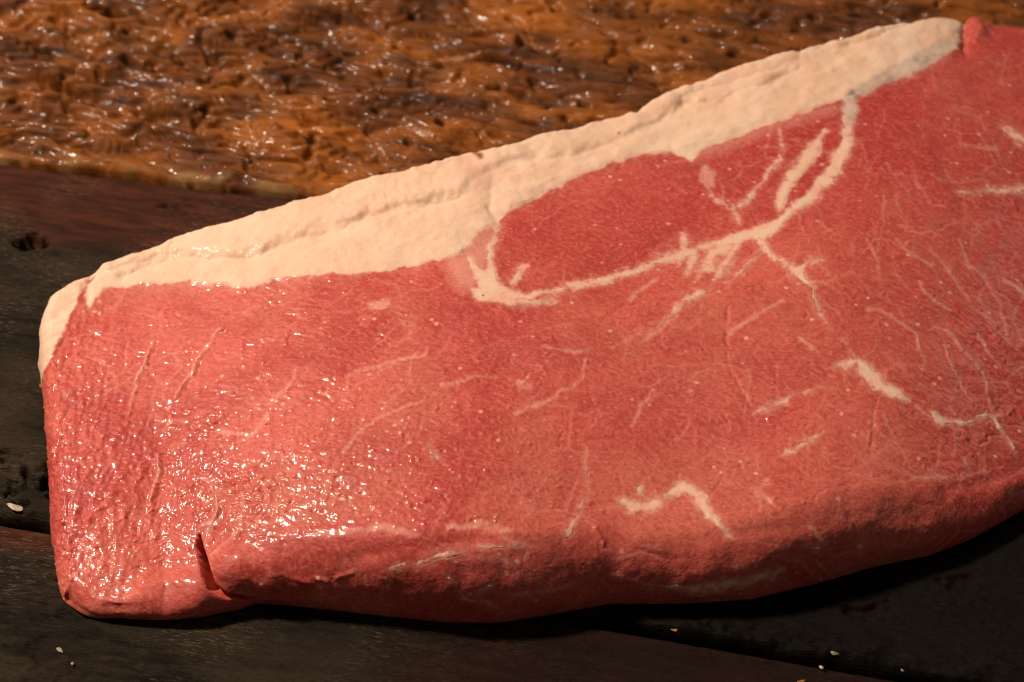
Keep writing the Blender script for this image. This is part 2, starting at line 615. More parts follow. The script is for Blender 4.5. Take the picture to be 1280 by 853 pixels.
NX, NY, K = 780, 400, 62
ui = np.unique(np.concatenate([np.linspace(0, 0.82, NX - 60), np.linspace(0.82, 1.0, 61)]))
NX = len(ui)
vi = np.linspace(0, 1, NY)


def samp(curve, t):
    t = np.clip(t, 0, 1) * (len(curve) - 1)
    i = np.minimum(t.astype(int), len(curve) - 2)
    f = (t - i)[..., None]
    return curve[i] * (1 - f) + curve[i + 1] * f


def smooth_curve(c, k):
    return np.stack([smooth(c[:, i], k) for i in range(3)], -1)


W, H = NX + 2 * K, NY + 2 * K
GI, GJ = np.meshgrid(np.arange(W), np.arange(H), indexing='ij')
gi, gj = GI - K, GJ - K
ring = np.maximum.reduce([-gi, gi - (NX - 1), -gj, gj - (NY - 1), 0 * gi])
P = np.zeros((W, H, 3))
TP = np.zeros((W, H, 3))         # the rim point each wall point hangs from
# the cut face: a Coons patch between the four rims
U, Vv = np.meshgrid(ui, vi, indexing='ij')
u3, v3 = U[..., None], Vv[..., None]
top = ((1 - v3) * samp(back, U) + v3 * samp(front, U) + (1 - u3) * samp(left, Vv) + u3 * samp(right, Vv)
       - ((1 - u3) * (1 - v3) * back[0] + u3 * (1 - v3) * back[-1] + (1 - u3) * v3 * front[0] + u3 * v3 * front[-1]))
top[..., 2] += 0.0012 * np.sin(np.pi * np.clip(Vv, 0, 1)) * np.sin(np.pi * U) ** 0.5
P[K:K + NX, K:K + NY] = top
TP[K:K + NX, K:K + NY] = top
SIDE = np.zeros((W, H), int)      # 1 back, 2 front, 3 left, 4 right
on_left = (ring > 0) & (-gi == ring)
on_right = (ring > 0) & (gi - (NX - 1) == ring)
on_back = (ring > 0) & (-gj == ring) & ~on_left & ~on_right
on_front = (ring > 0) & (gj - (NY - 1) == ring) & ~on_left & ~on_right
SIDE[on_back], SIDE[on_front], SIDE[on_left], SIDE[on_right] = 1, 2, 3, 4
# outward direction along the whole rim, blended at the corners
idx_u = np.interp(np.linspace(0, 1, NX), np.linspace(0, 1, NX), ui)


def outward(nrm0, nrm1, nrm2, t):
    a = sstep(0.0, 0.06, t)[..., None]
    b = sstep(0.94, 1.0, t)[..., None]
    v = nrm0 * (1 - a) + nrm1 * a
    v = v * (1 - b) + nrm2 * b
    return v / np.linalg.norm(v, axis=-1, keepdims=True)


nB, nF, nL, nR = (np.array(v, float) for v in ((-0.3, 1, 0), (0.05, -1, 0), (-1, 0.05, 0), (1, 0, 0)))
cBL, cFL, cBR, cFR = (np.array(v, float) / math.sqrt(2) for v in ((-1, 1, 0), (-1, -1, 0), (1, 1, 0), (1, -1, 0)))
for side, mask in ((1, on_back), (2, on_front), (3, on_left), (4, on_right)):
    k = ring[mask].astype(float)
    if side in (1, 2):
        fi = (gi[mask] + k) / (NX - 1 + 2 * k)
        t = np.interp(fi, np.linspace(0, 1, NX), ui)
    else:
        t = (gj[mask] + k) / (NY - 1 + 2 * k)
    d = k / K
    rim = samp({1: back, 2: front, 3: left, 4: right}[side], t)
    if side == 1:
        o, ext = outward(cBL, nB, cBR, t), 0.0035
    elif side == 2:
        o, ext = outward(cFL, nF, cFR, t), OUT
    elif side == 3:
        o, ext = outward(cBL, nL, cFL, t), 0.0045
    else:
        o, ext = outward(cBR, nR, cFR, t), 0.006
    e0, e1 = (0.0045, 0.006)
    if side in (1, 2):
        ext = e0 + (ext - e0) * sstep(0.0, 0.05, t)
        ext = ext + (e1 - ext) * sstep(0.95, 1.0, t)
    else:
        ext = ext + 0 * d
    th = d * math.pi / 2
    ex = 2 / 2.12
    ha = np.sin(th) ** ex
    vb = 1 - np.cos(th) ** ex
    belly = 0.0016 * np.sin(np.pi * np.clip(vb, 0, 1)) if side == 2 else 0 * d
    pt = rim + o * (ext * ha + belly * sstep(0, 0.04, t) * sstep(1, 0.96, t))[:, None]
    pt[:, 2] = rim[:, 2] * (1 - vb) - 0.0012 * vb
    if side == 2:
        ft = samp(foot, t)
        pt[:, :2] += ((ft - rim)[:, :2] - (o * ext[:, None])[:, :2]) * (ha * sstep(0.0, 0.5, d) * sstep(0.0, 0.04, t) * sstep(1.0, 0.96, t))[:, None] * 0.8
    P[mask] = pt
    TP[mask] = rim

# trace coordinates: where the survey photograph shows each point (walls it does not show continue from their rim)
Q = proj(P.reshape(-1, 3)).reshape(W, H, 2)
Qr = proj(TP.reshape(-1, 3)).reshape(W, H, 2)
dep = (ring / K)[..., None]
for side, dv in ((1, (-8, -40)), (3, (-40, 0)), (4, (40, 0))):
    m = SIDE == side
    Q[m] = Qr[m] + np.array(dv) * dep[m]

# smooth normals of the undisplaced slab
du = np.gradient(P, axis=0)
dv_ = np.gradient(P, axis=1)
N0 = np.cross(dv_, du)
N0 /= np.linalg.norm(N0, axis=-1, keepdims=True) + 1e-12
if N0[W // 2, H // 2, 2] < 0:
    N0 = -N0
PF, QF, NF = P.reshape(-1, 3), Q.reshape(-1, 2), N0.reshape(-1, 3)
RF = ring.ravel() / K
SF = SIDE.ravel()

# ---- noise fields on the slab
warp = np.stack([fbm(PF / 0.004 + 3.1, 2), fbm(PF / 0.004 + 9.7, 2)], -1)
warp2 = np.stack([perlin(PF / 0.0012 + 5.5), perlin(PF / 0.0012 + 8.2)], -1)
QW = QF + warp * 4.0 + warp2 * 1.5


def soft(sd, w):
    return np.clip(0.5 - sd / (2 * w), 0, 1)


FAT_CAP_LOW = [(1204, 43), (1197, 60), (1174, 75), (1140, 94), (1107, 104), (1070, 124), (1050, 126), (1007, 141), (966, 155), (926, 169),
               (877, 187), (865, 202), (840, 191), (804, 193), (763, 206), (722, 222), (682, 242), (641, 262),
               (621, 276), (600, 291), (568, 322), (527, 331), (477, 339), (447, 343), (394, 344), (354, 347),
               (320, 359), (294, 361), (281, 356), (234, 352), (174, 356), (132, 362), (112, 384), (107, 378), (112, 358), (122, 342)]
cap_poly = FAT_CAP_LOW + [(60, 270), (400, 150), (800, 60), (1165, -60), (1207, -60)]
lobe_poly = [(116, 330), (106, 356), (100, 369), (90, 392), (80, 415), (68, 440), (58, 455), (20, 455), (10, 380), (60, 330)]
inner_poly = [(600, 290), (640, 255), (722, 215), (804, 186), (865, 195), (926, 160), (1047, 125), (1060, 180),
              (1015, 245), (970, 285), (917, 298), (852, 316), (779, 345), (698, 364), (640, 368), (605, 350)]
patchy = fbm(PF / 0.0028 + 12, 3, 0.6)
taper = 4.2 * fbm(PF / 0.0065 + 70, 2)
edge_noise = taper + 2.2 * fbm(PF / 0.0022 + 40, 3, 0.6) + 1.2 * perlin(PF / 0.0009 + 3)
SILVER = [(873, 214), (885, 206), (895, 218), (893, 236), (885, 240), (873, 228)]
GRISTLE = [(1062, 122, 6), (1107, 95, 8), (1140, 83, 9), (1176, 62, 8), (1192, 52, 4)]

# (kind, softness, strength of the fat colour, runs of (x, y, half width))
SEAMS = [
    (2.2, 1.0, [[(1064, 122, 10), (1062, 145, 8), (1058, 181, 8), (1043, 210, 10), (1015, 242, 8), (991, 262, 4), (970, 283, 8), (950, 293, 10),
                 (917, 297, 6), (885, 307, 5), (852, 317, 7), (820, 327, 5), (779, 344, 4.5), (739, 354, 4), (698, 363, 4.5), (657, 370, 5),
                 (633, 367, 11), (612, 359, 14), (597, 343, 9)],
                [(852, 316, 6), (857, 302, 4), (853, 295, 1)], [(597, 343, 9), (588, 322, 4)], [(612, 350, 9), (613, 315, 6), (622, 284, 5)],
                [(640, 355, 6), (652, 338, 3), (658, 330, 1)], [(600, 368, 8), (640, 378, 4), (690, 376, 2)]]),
    (2.4, 1.0, [[(1026, 172, 6), (1011, 197, 10), (991, 222, 9), (979, 243, 8), (974, 262, 5), (970, 272, 2)]]),
    (2.0, 0.72, [[(972, 157, 3), (978, 181, 2.5), (974, 197, 4), (954, 226, 2), (934, 252, 3.5), (913, 262, 3.5), (926, 279, 2)],
                 [(913, 262, 3), (900, 253, 2), (888, 243, 1)]]),
    (5.0, 0.72, [[(868, 318, 9), (862, 334, 6), (858, 342, 2)], [(893, 314, 9), (884, 332, 7), (872, 348, 1)], [(920, 308, 4), (908, 328, 6), (893, 349, 1)], [(905, 310, 8), (880, 325, 5)]]),
    (2.5, 0.55, [[(955, 310, 3), (935, 330, 2.5), (910, 356, 1.5)]]),
    (2.5, 0.85, [[(884, 363, 3), (872, 368, 6), (858, 377, 2)], [(846, 388, 3), (833, 398, 1.5)]]),
    (2.0, 0.90, [[(953, 304, 7), (967, 321, 4), (984, 333, 3), (997, 339, 5), (1013, 357, 3.5), (1020, 374, 5), (1023, 388, 3), (1038, 411, 1)],
                 [(1000, 337, 4), (1014, 328, 4), (1028, 324, 1)]]),
    (2.2, 0.85, [[(1053, 424, 1), (1067, 444, 2.5), (1072, 450, 5), (1083, 464, 7), (1100, 484, 8), (1120, 494, 6.5), (1134, 502, 4), (1145, 510, 1)],
                 [(1070, 452, 5), (1050, 456, 5), (1034, 462, 1)]]),
    (2.4, 0.82, [[(1166, 520, 4), (1172, 526, 6), (1187, 528, 4), (1214, 528, 3), (1240, 519, 5), (1250, 532, 2.5), (1267, 561, 2)]]),
    (2.4, 0.70, [[(947, 516, 4), (973, 503, 3.5), (997, 493, 2.5), (1025, 481, 1)]]),
    (2.4, 0.75, [[(985, 566, 5), (1004, 556, 4), (1027, 541, 1)]]),
    (2.6, 0.88, [[(779, 629, 4), (789, 636, 7), (811, 634, 6), (835, 618, 4), (856, 607, 6), (873, 618, 9), (883, 640, 6), (900, 658, 3.5), (918, 674, 1)]]),
    (2.0, 0.70, [[(800, 613, 4.5)]]),
    (4.0, 0.68, [[(862, 735, 4), (903, 729, 9), (937, 725, 8), (972, 715, 3)]]),
    (2.0, 0.62, [[(1020, 687, 5)]]),
    (2.4, 0.62, [[(1073, 685, 7)]]),
    (2.0, 0.72, [[(561, 722, 2), (571, 735, 3.5), (582, 748, 4), (614, 757, 2)], [(583, 746, 3), (614, 733, 1.5)]]),
    (2.4, 0.6, [[(480, 712, 2), (521, 705, 4), (561, 692, 5), (601, 685, 4), (656, 683, 2)], [(575, 690, 3), (600, 698, 1.5), (656, 703, 2.5), (660, 690, 1)]]),
    (2.2, 0.66, [[(764, 722, 1.5), (788, 722, 2.5), (811, 732, 4), (856, 733, 2)], [(811, 732, 4), (815, 742, 2)]]),
    (2.4, 0.72, [[(1253, 160, 3), (1264, 168, 5), (1281, 178, 6), (1310, 196, 3)]]),
    (2.4, 0.72, [[(1194, 241, 2), (1220, 241, 3.5), (1247, 239, 5), (1281, 235, 5), (1340, 228, 3)]]),
    (2.6, 0.55, [[(254, 598, 2), (265, 606, 3), (271, 620, 3), (272, 642, 3.5), (262, 657, 4.5), (259, 676, 1)]]),
    (2.0, 0.60, [[(617, 651, 2), (625, 662, 3.5), (636, 677, 2)]]),
    (2.4, 0.55, [[(711, 666, 4), (722, 645, 2.5), (735, 610, 2), (732, 570, 1)]]),
    (2.4, 0.50, [[(538, 552, 4), (541, 566, 5), (548, 576, 3)]]),
]

# thin pale membranes, and lit ridges whose glint is painted pale (colour and a hair of relief only)
VEINS_GLINTS = [
    [(192, 426, 1.5), (185, 448, 2), (174, 471, 2), (166, 495, 1.6), (162, 517, 1)], [(276, 411, 1.2), (257, 434, 2), (241, 464, 2), (228, 488, 1.6), (220, 501, 1)],  # left ridges, coloured pale so that they look brightly lit
    [(197, 566, 1.5), (198, 595, 2), (187, 630, 1)], [(211, 521, 1.5), (204, 540, 1.5)],
    [(1240, 514, 1.6), (1230, 468, 1.6), (1214, 448, 1.8), (1184, 413, 3), (1167, 408, 2)],
    [(733, 448, 1.5), (728, 471, 1), (715, 485, 2), (701, 491, 1.5), (672, 505, 2.2), (644, 518, 2)],
    [(678, 431, 1.2), (705, 439, 1.8), (731, 439, 2)],
    [(434, 471, 1.8), (477, 454, 1.4), (531, 444, 1.4), (533, 432, 1)],
    [(430, 565, 1.4), (450, 540, 1.4), (474, 521, 1.4), (530, 500, 1)],
    [(551, 484, 2), (594, 471, 1.6), (620, 470, 1)],
    [(790, 532, 2), (800, 508, 2), (812, 496, 1)],
    [(785, 375, 1.8), (800, 362, 2.2), (822, 348, 2)],
    [(808, 425, 2.5), (830, 408, 2.2), (845, 396, 2.5)],
    [(990, 176, 1), (1000, 178, 1)], [(1200, 180, 1.2), (1220, 184, 1.6), (1247, 186, 1.8)],
    [(1149, 352, 1.6), (1165, 376, 1.8), (1190, 384, 1.8)], [(1147, 418, 2.4), (1152, 438, 1.4), (1155, 464, 1.4)],
    [(1085, 300, 1.2), (1098, 330, 1.2), (1100, 345, 1.2)], [(1120, 300, 1.2), (1140, 320, 1.3), (1165, 332, 1.2)],
    [(1160, 310, 1), (1185, 335, 1.1), (1215, 380, 1.1), (1245, 410, 1.2)], [(1200, 300, 1), (1210, 330, 1.2), (1235, 352, 1.2)],
    [(1182, 431, 1.3), (1187, 451, 1.4), (1204, 484, 1.5), (1222, 510, 1.3)], [(1224, 418, 1.8), (1237, 441, 1.4), (1252, 462, 1.2)],
    [(1255, 350, 2.2), (1270, 358, 2.2), (1285, 372, 2)], [(1230, 340, 1), (1250, 380, 1), (1262, 430, 1.2)],
    [(1085, 386, 3), (1100, 388, 2), (1125, 402, 1.6), (1147, 418, 2)], [(1000, 425, 3), (1015, 437, 2.4)],
    [(305, 618, 2), (301, 665, 1.6), (264, 698, 1.6)], [(334, 520, 3), (318, 545, 2.5), (270, 540, 1.5)],
    [(915, 415, 4), (925, 408, 3), (950, 392, 2), (978, 378, 2)], [(464, 381, 6), (482, 381, 6)],
    [(1010, 655, 2), (1030, 680, 1.5)], [(1140, 598, 2), (1212, 592, 2), (1205, 575, 2)],
    [(520, 668, 4), (480, 660, 4), (440, 664, 4), (390, 668, 3)], [(560, 660, 3), (600, 655, 4), (640, 664, 3)],
    [(340, 505, 3), (360, 485, 2), (372, 460, 1.5), (385, 462, 1)], [(650, 480, 5), (660, 483, 5)],
    [(770, 700, 1.2), (800, 690, 1.2), (822, 698, 1.2)], [(490, 720, 3), (488, 728, 2)], [(640, 745, 1.3), (700, 735, 1.3), (720, 730, 1)],
    [(960, 600, 2.5), (945, 615, 1.6), (950, 640, 1)], [(940, 610, 4), (960, 625, 3)],
]
def cap_low_y(x):
    return float(np.interp(x, [112, 281, 527, 622, 700, 960, 1060, 1300], [384, 360, 335, 385, 385, 330, 260, 60]))


# raised wet lips (+) and cuts or creases (-): run, half width in pixels, height in metres
LINES = [
    ([(192, 426, 0), (185, 448, 0), (174, 471, 0), (166, 495, 0), (162, 517, 0)], 3.0, 0.00050),
    ([(198, 428, 0), (191, 448, 0), (180, 471, 0), (171, 495, 0), (167, 517, 0)], 2.6, -0.00045),
    ([(276, 411, 0), (257, 434, 0), (241, 464, 0), (228, 488, 0), (220, 501, 0)], 3.0, 0.00050),
    ([(281, 413, 0), (262, 436, 0), (246, 466, 0), (233, 490, 0)], 2.6, -0.00040),
    ([(304, 429, 0), (302, 448, 0)], 2.2, 0.00035), ([(211, 521, 0), (204, 540, 0)], 2.6, 0.00045),
    ([(197, 566, 0), (198, 595, 0), (187, 630, 0)], 3.2, 0.00060), ([(204, 566, 0), (205, 596, 0), (195, 632, 0)], 3.0, -0.00050),
    ([(254, 598, 0), (271, 618, 0), (272, 642, 0), (259, 658, 0)], 3.6, 0.00055),
    ([(301, 665, 0), (264, 698, 0)], 2.6, 0.00035), ([(306, 668, 0), (272, 700, 0)], 2.6, -0.00030),
    ([(910, 384, 0), (909, 424, 0), (911, 458, 0), (923, 478, 0), (933, 498, 0), (942, 518, 0)], 2.6, -0.00045),
    ([(1094, 498, 0), (1092, 531, 0), (1088, 565, 0)], 2.4, -0.00035), ([(1007, 394, 0), (1008, 424, 0), (1023, 451, 0)], 2.2, -0.00030),
    ([(943, 431, 0), (956, 447, 0), (977, 451, 0)], 2.4, -0.00030), ([(1030, 466, 0), (1046, 478, 0), (1050, 491, 0)], 2.2, -0.00030),
    ([(718, 483, 0), (738, 494, 0), (753, 525, 0)], 2.4, -0.00032), ([(704, 515, 0), (702, 540, 0), (703, 561, 0)], 2.2, -0.00025),
    ([(733, 448, 0), (728, 471, 0), (701, 491, 0)], 2.4, 0.00025), ([(732, 446, 0), (737, 462, 0)], 2.0, 0.00030),
    ([(1149, 352, 0), (1165, 376, 0), (1190, 384, 0)], 2.0, 0.00035), ([(1099, 404, 0), (1105, 416, 0)], 2.0, 0.00045),
    ([(1147, 418, 0), (1152, 440, 0)], 2.2, 0.00040), ([(1152, 440, 0), (1155, 470, 0)], 1.8, 0.00025),
    ([(1182, 431, 0), (1187, 451, 0), (1204, 484, 0), (1222, 510, 0)], 2.0, 0.00035),
    ([(1184, 413, 0), (1214, 448, 0), (1230, 468, 0), (1240, 514, 0), (1268, 562, 0)], 2.2, 0.00035),
    ([(1224, 418, 0), (1237, 441, 0), (1252, 462, 0)], 2.0, 0.00030),
    ([(1167, 194, 0), (1166, 215, 0), (1168, 234, 0), (1182, 257, 0)], 1.9, 0.00035), ([(1099, 217, 0), (1100, 227, 0)], 1.9, 0.0005),
    ([(1080, 180, 0), (1076, 205, 0)], 1.6, 0.00025), ([(1267, 250, 0), (1270, 262, 0)], 2.0, 0.0005), ([(998, 268, 0), (1006, 296, 0)], 1.8, 0.0004),
    ([(1246, 463, 0), (1256, 490, 0)], 1.8, 0.0003), ([(1260, 480, 0), (1275, 500, 0)], 1.8, 0.0003),
    ([(1050, 240, 0), (1020, 260, 0)], 2.2, -0.00020), ([(1190, 270, 0), (1160, 300, 0), (1120, 330, 0)], 2.6, -0.00025),
    ([(880, 218, 0), (883, 245, 0), (893, 255, 0)], 2.0, -0.0002),
    ([(250, 455, 0), (230, 440, 0)], 3.0, -0.0003), ([(300, 460, 0), (325, 480, 0), (334, 500, 0)], 3.0, -0.0003),
    ([(365, 483, 0), (405, 494, 0)], 3.0, -0.00025), ([(228, 625, 0), (240, 640, 0)], 3.5, -0.0004), ([(228, 610, 0), (222, 618, 0)], 3.0, -0.0003),
    ([(880, 645, 0), (905, 668, 0), (960, 662, 0), (1010, 658, 0)], 8.0, -0.0002), ([(1185, 612, 0), (1225, 603, 0), (1262, 590, 0), (1300, 572, 0)], 14.0, -0.0006),
    ([(300, 668, 0), (345, 672, 0), (352, 690, 0)], 4.0, -0.00045), ([(430, 700, 0), (480, 690, 0), (540, 680, 0), (600, 676, 0), (660, 676, 0)], 12.0, -0.0003),
    ([(395, 722, 0), (410, 728, 0), (440, 716, 0)], 3.5, 0.0006), ([(345, 716, 0), (385, 728, 0)], 4, 0.0004), ([(265, 664, 0), (300, 650, 0), (352, 640, 0)], 4, -0.0003),
    ([(100, 640, 0), (108, 660, 0), (90, 680, 0)], 6.0, -0.0006), ([(85, 690, 0), (110, 655, 0), (130, 630, 0)], 4, 0.0006),
    ([(865, 650, 0), (860, 640, 0)], 4, -0.0003), ([(770, 660, 0), (800, 690, 0), (840, 700, 0)], 9, -0.0003), ([(745, 660, 0), (755, 680, 0)], 4, 0.0005),
]
cr = random.Random(9)
for k in range(110):
    x, y, a = cr.uniform(140, 1250), cr.uniform(330, 650), cr.uniform(0.2, 0.9) * cr.choice((1, 1, 1, -1.4))
    run = []
    for q in range(cr.randint(3, 6)):
        run.append((x, y, 0))
        a += cr.gauss(0, 0.3)
        x += 8 * math.cos(a)
        y += 8 * math.sin(a)
    if cap_low_y(run[0][0]) + 30 < run[0][1]:
        LINES.append((run, cr.uniform(1.8, 2.6), -cr.uniform(0.00012, 0.0003)))
FAT_LINES = [
    ([(150, 352, 0), (187, 333, 0), (220, 321, 0), (254, 324, 0), (294, 326, 0), (321, 321, 0), (341, 311, 0), (394, 297, 0), (430, 286, 0),
      (464, 271, 0), (527, 257, 0), (574, 247, 0)], 3.4, -0.0014),
    ([(135, 345, 0), (165, 336, 0), (200, 322, 0), (226, 316, 0)], 2.4, -0.0006),
    ([(316, 318, 0), (309, 324, 0)], 2.5, -0.0004), ([(614, 262, 0), (612, 240, 0), (619, 226, 0)], 3.5, -0.0006), ([(612, 240, 0), (574, 247, 0)], 3, -0.0004),
    ([(625, 282, 0), (612, 262, 0)], 4.0, -0.0006), ([(630, 205, 0), (680, 200, 0), (714, 197, 0), (761, 181, 0), (800, 165, 0), (854, 131, 0)], 2.6, -0.0005),
    ([(853, 131, 0), (896, 130, 0), (920, 117, 0), (963, 107, 0), (1000, 84, 0)], 2.8, -0.0008),
    ([(853, 124, 0), (903, 110, 0), (967, 90, 0), (998, 76, 0), (1003, 64, 0)], 2.4, -0.0007),
    ([(1003, 64, 0), (1060, 58, 0), (1087, 51, 0), (1137, 29, 0), (1150, 20, 0)], 2.6, -0.0007),
    ([(829, 138, 0), (834, 142, 0), (850, 131, 0)], 2.2, -0.0004), ([(107, 378, 0), (104, 358, 0), (116, 342, 0)], 3.6, -0.0014),
    ([(66, 442, 0), (88, 398, 0), (98, 372, 0)], 3.0, 0.0005), ([(427, 262, 0), (452, 272, 0), (464, 270, 0)], 2.2, 0.0004), ([(456, 262, 0), (466, 268, 0)], 2, -0.0004),
    ([(700, 236, 0), (660, 252, 0), (630, 274, 0)], 2.4, -0.0003), ([(815, 128, 0), (806, 142, 0)], 3, -0.0006), ([(575, 194, 0), (590, 192, 0)], 3, 0.0007),
    ([(655, 174, 0), (690, 168, 0)], 3, 0.0007), ([(784, 148, 0), (790, 143, 0)], 2.5, 0.0008), ([(1040, 50, 0), (1058, 40, 0)], 4, 0.0006), ([(1205, 15, 0), (1207, 62, 0)], 4.5, -0.0035),
    ([(283, 356, 0), (296, 344, 0), (320, 348, 0)], 2.5, -0.0004),
]

masks = []         # (name, label, mask, thickness)
cap_sd = poly_sd(QW, cap_poly)
m_cap = soft(cap_sd, 3.0)
m_cap[(SF == 1) & (RF > 0.04) & (QF[:, 0] > 112) & (QF[:, 0] < 1204)] = 1.0
m_lobe = soft(poly_sd(QW, lobe_poly), 3.0)
m_inner = 0.74 * soft(poly_sd(QW, inner_poly), 3.0)
m_silver = 0.9 * soft(poly_sd(QW, SILVER), 2.0)
masks.append(("fat_cap", "thick creamy band of fat along the upper edge", m_cap, 0.0030))
masks.append(("fat_lobe", "rounded corner of fat at the left end", m_lobe, 0.0030))
masks.append(("inner_muscle", "deep red oval muscle set inside the fat seam", m_inner, 0.0020))
masks.append(("silver_skin", "pale pink translucent sliver of membrane", m_silver, 0.0008))
fat = np.maximum(m_cap * np.clip(0.97 + 0.42 * fbm(PF / 0.006 + 23, 3), 0, 1), m_lobe * np.clip(0.80 + 0.6 * patchy, 0, 1))
seam_halo = 0.0 * fat


def feather(run):
    """let both ends of a seam run out to a point"""
    if len(run) < 2:
        return run
    run = list(run)
    for a, b, at_end in ((run[1], run[0], False), (run[-2], run[-1], True)):
        L = math.hypot(b[0] - a[0], b[1] - a[1]) + 1e-6
        k = (4 + 2.2 * b[2]) / L
        p = (b[0] + (b[0] - a[0]) * k, b[1] + (b[1] - a[1]) * k, -2.0)
        run = run + [p] if at_end else [p] + run
    return run


for (sw, strength, runs) in SEAMS:
    sd = np.min([line_sd(QW, feather(r)) for r in runs], axis=0)
    sd = sd + 1.5
    m = soft(sd + edge_noise, sw)
    ms = soft(sd + 1.4 * edge_noise, sw + 2.6) * np.clip(0.78 + 0.85 * patchy, 0, 1)
    masks.append(("fat_seam", None, m, 0.0010))
    fat = np.maximum(fat, ms * strength)
    seam_halo = np.maximum(seam_halo, strength * soft(sd + 2 * edge_noise, 7.0))
pale = 0.0 * fat
# hair-thin threads that branch off the seams and run between the bundles
vr = random.Random(5)


def thread(x, y, a, n, step, r, alpha):
    run = []
    for k in range(n):
        run.append((x, y, r * (1 - 0.75 * k / n)))
        a += vr.gauss(0, 0.28)
        x += step * math.cos(a)
        y += step * math.sin(a)
    return run, alpha


THREADS = []
for (sw, strength, runs) in SEAMS:
    for run in runs:
        for (ax, ay, ar), (bx, by, br) in zip(run[:-1], run[1:]):
            if vr.random() < 0.6:
                t = vr.random()
                a0 = math.atan2(by - ay, bx - ax) + vr.choice((-1, 1)) * vr.uniform(0.4, 1.1)
                THREADS.append(thread(ax + t * (bx - ax), ay + t * (by - ay), a0, vr.randint(3, 6), 5.5, 1.7, vr.uniform(0.35, 0.7)))
for k in range(60):          # right: threads running down to the right
    THREADS.append(thread(vr.uniform(930, 1330), vr.uniform(120, 560), vr.uniform(0.75, 1.35), vr.randint(5, 12), 9, 1.1, vr.uniform(0.15, 0.5)))
for k in range(55):          # left and middle: fainter, running up to the right
    THREADS.append(thread(vr.uniform(120, 900), vr.uniform(380, 650), -vr.uniform(0.2, 1.2), vr.randint(4, 9), 9, 1.2, vr.uniform(0.10, 0.38)))
for k in range(26):          # on the front face
    THREADS.append(thread(vr.uniform(300, 1150), vr.uniform(680, 750), vr.uniform(-0.5, 0.5), vr.randint(3, 8), 9, 1.4, vr.uniform(0.15, 0.4)))
for run, alpha in THREADS:
    pale = np.maximum(pale, alpha * soft(line_sd(QW, run), 1.8))
for r in VEINS_GLINTS:
    pale = np.maximum(pale, soft(line_sd(QW, r), 2.0) * 0.62)
pale = np.maximum(pale, m_silver * 0.75)
pale = pale * (0.65 + 0.5 * fbm(PF / 0.003, 2))
# blush of pink where lean and fat grade into one another
halo = soft(np.minimum(line_sd(QF, [(568, 322, 14), (584, 345, 20), (600, 300, 20), (615, 285, 12)]),
                       line_sd(QF, [(868, 196, 5), (960, 162, 4), (1040, 136, 4)])), 9)
pale = np.maximum(pale, 0.45 * halo)
pale = np.maximum(pale, 0.55 * seam_halo)
pale = np.maximum(pale, 0.55 * soft(cap_sd + 2.5 * edge_noise, 8.0) * np.clip(0.6 + patchy, 0, 1))
gris = soft(line_sd(QW, GRISTLE), 3.0) * 0.8 * np.clip(0.75 + 0.6 * fbm(PF / 0.002, 2), 0, 1)
gris = np.maximum(gris, 0.6 * soft(line_sd(QW, [(1062, 130, 8), (1062, 150, 6)]), 4))
for r in ([(642, 383, 2), (690, 374, 2.5)], [(833, 398, 1.2), (800, 428, 1.2)], [(1005, 255, 2), (1000, 268, 2)], [(925, 318, 2), (905, 345, 3)]):
    gris = np.maximum(gris, 0.34 * soft(line_sd(QW, r), 2.5))
blood = np.maximum(0.9 * soft(line_sd(QW, [(596, 195, 3), (600, 199, 4)]), 2.5), 0.25 * soft(line_sd(QF, [(585, 215, 8), (605, 235, 8)]), 12))
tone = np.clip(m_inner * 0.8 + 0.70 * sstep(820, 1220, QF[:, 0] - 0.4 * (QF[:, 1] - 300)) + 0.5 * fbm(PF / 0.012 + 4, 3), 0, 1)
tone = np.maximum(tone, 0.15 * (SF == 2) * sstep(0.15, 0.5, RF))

# ---- relief
qx, qy = QF[:, 0], QF[:, 1]
rimw = sstep(150, 85, qx) + 0.0
lowleft = np.exp(-(((qx - 230) / 190) ** 2 + ((qy - 620) / 120) ** 2))
grainy = np.clip(0.35 + 0.9 * np.exp(-(((qx - 420) / 330) ** 2 + ((qy - 590) / 110) ** 2)) + 0.5 * rimw + 0.6 * lowleft, 0, 1.6)
lean = np.clip(1 - fat * 1.2, 0, 1)
lean = lean * (1 - 0.65 * (SF == 2) * sstep(0.0, 0.25, RF))
disp = 0.00075 * fbm(PF / 0.022, 3)
ang = R(-28)
ca, sa = math.cos(ang), math.sin(ang)
fu = PF[:, 0] * ca + PF[:, 1] * sa
fv = -PF[:, 0] * sa + PF[:, 1] * ca
fibre = fbm(np.stack([fu / 0.0030, fv / 0.0011, PF[:, 2] / 0.002], -1), 2)
disp += lean * 0.00013 * fibre
# bundles of muscle showing as shallow ridges
bund = fbm(np.stack([fu / 0.010, fv / 0.0035, PF[:, 2] / 0.004], -1), 2)
disp += lean * 0.00016 * bund
g1 = perlin(PF / 0.0013)
g2 = perlin(PF / 0.0023 + 31)
wa, wb = math.cos(R(70)), math.sin(R(70))
wu = PF[:, 0] * wa + PF[:, 1] * wb + 0.0005 * g2
wv = -PF[:, 0] * wb + PF[:, 1] * wa + 0.0004 * perlin(PF / 0.0030 + 13)
wavelet = 1 - np.abs(fbm(np.stack([wu / 0.0026, wv / 0.00105, PF[:, 2] / 0.0026], -1), 2)) * 2.6
patch_w = 0.15 + 0.85 * sstep(-0.12, 0.30, fbm(PF / 0.008 + 55, 3))
wetness = np.clip(grainy - 0.3, 0, 1.3) * patch_w
disp += lean * (wetness * 0.00012 * np.clip(wavelet, 0, 1) + grainy * 0.00007 * np.clip(g1 - 0.12, 0, 1) + 0.00003 * g2)
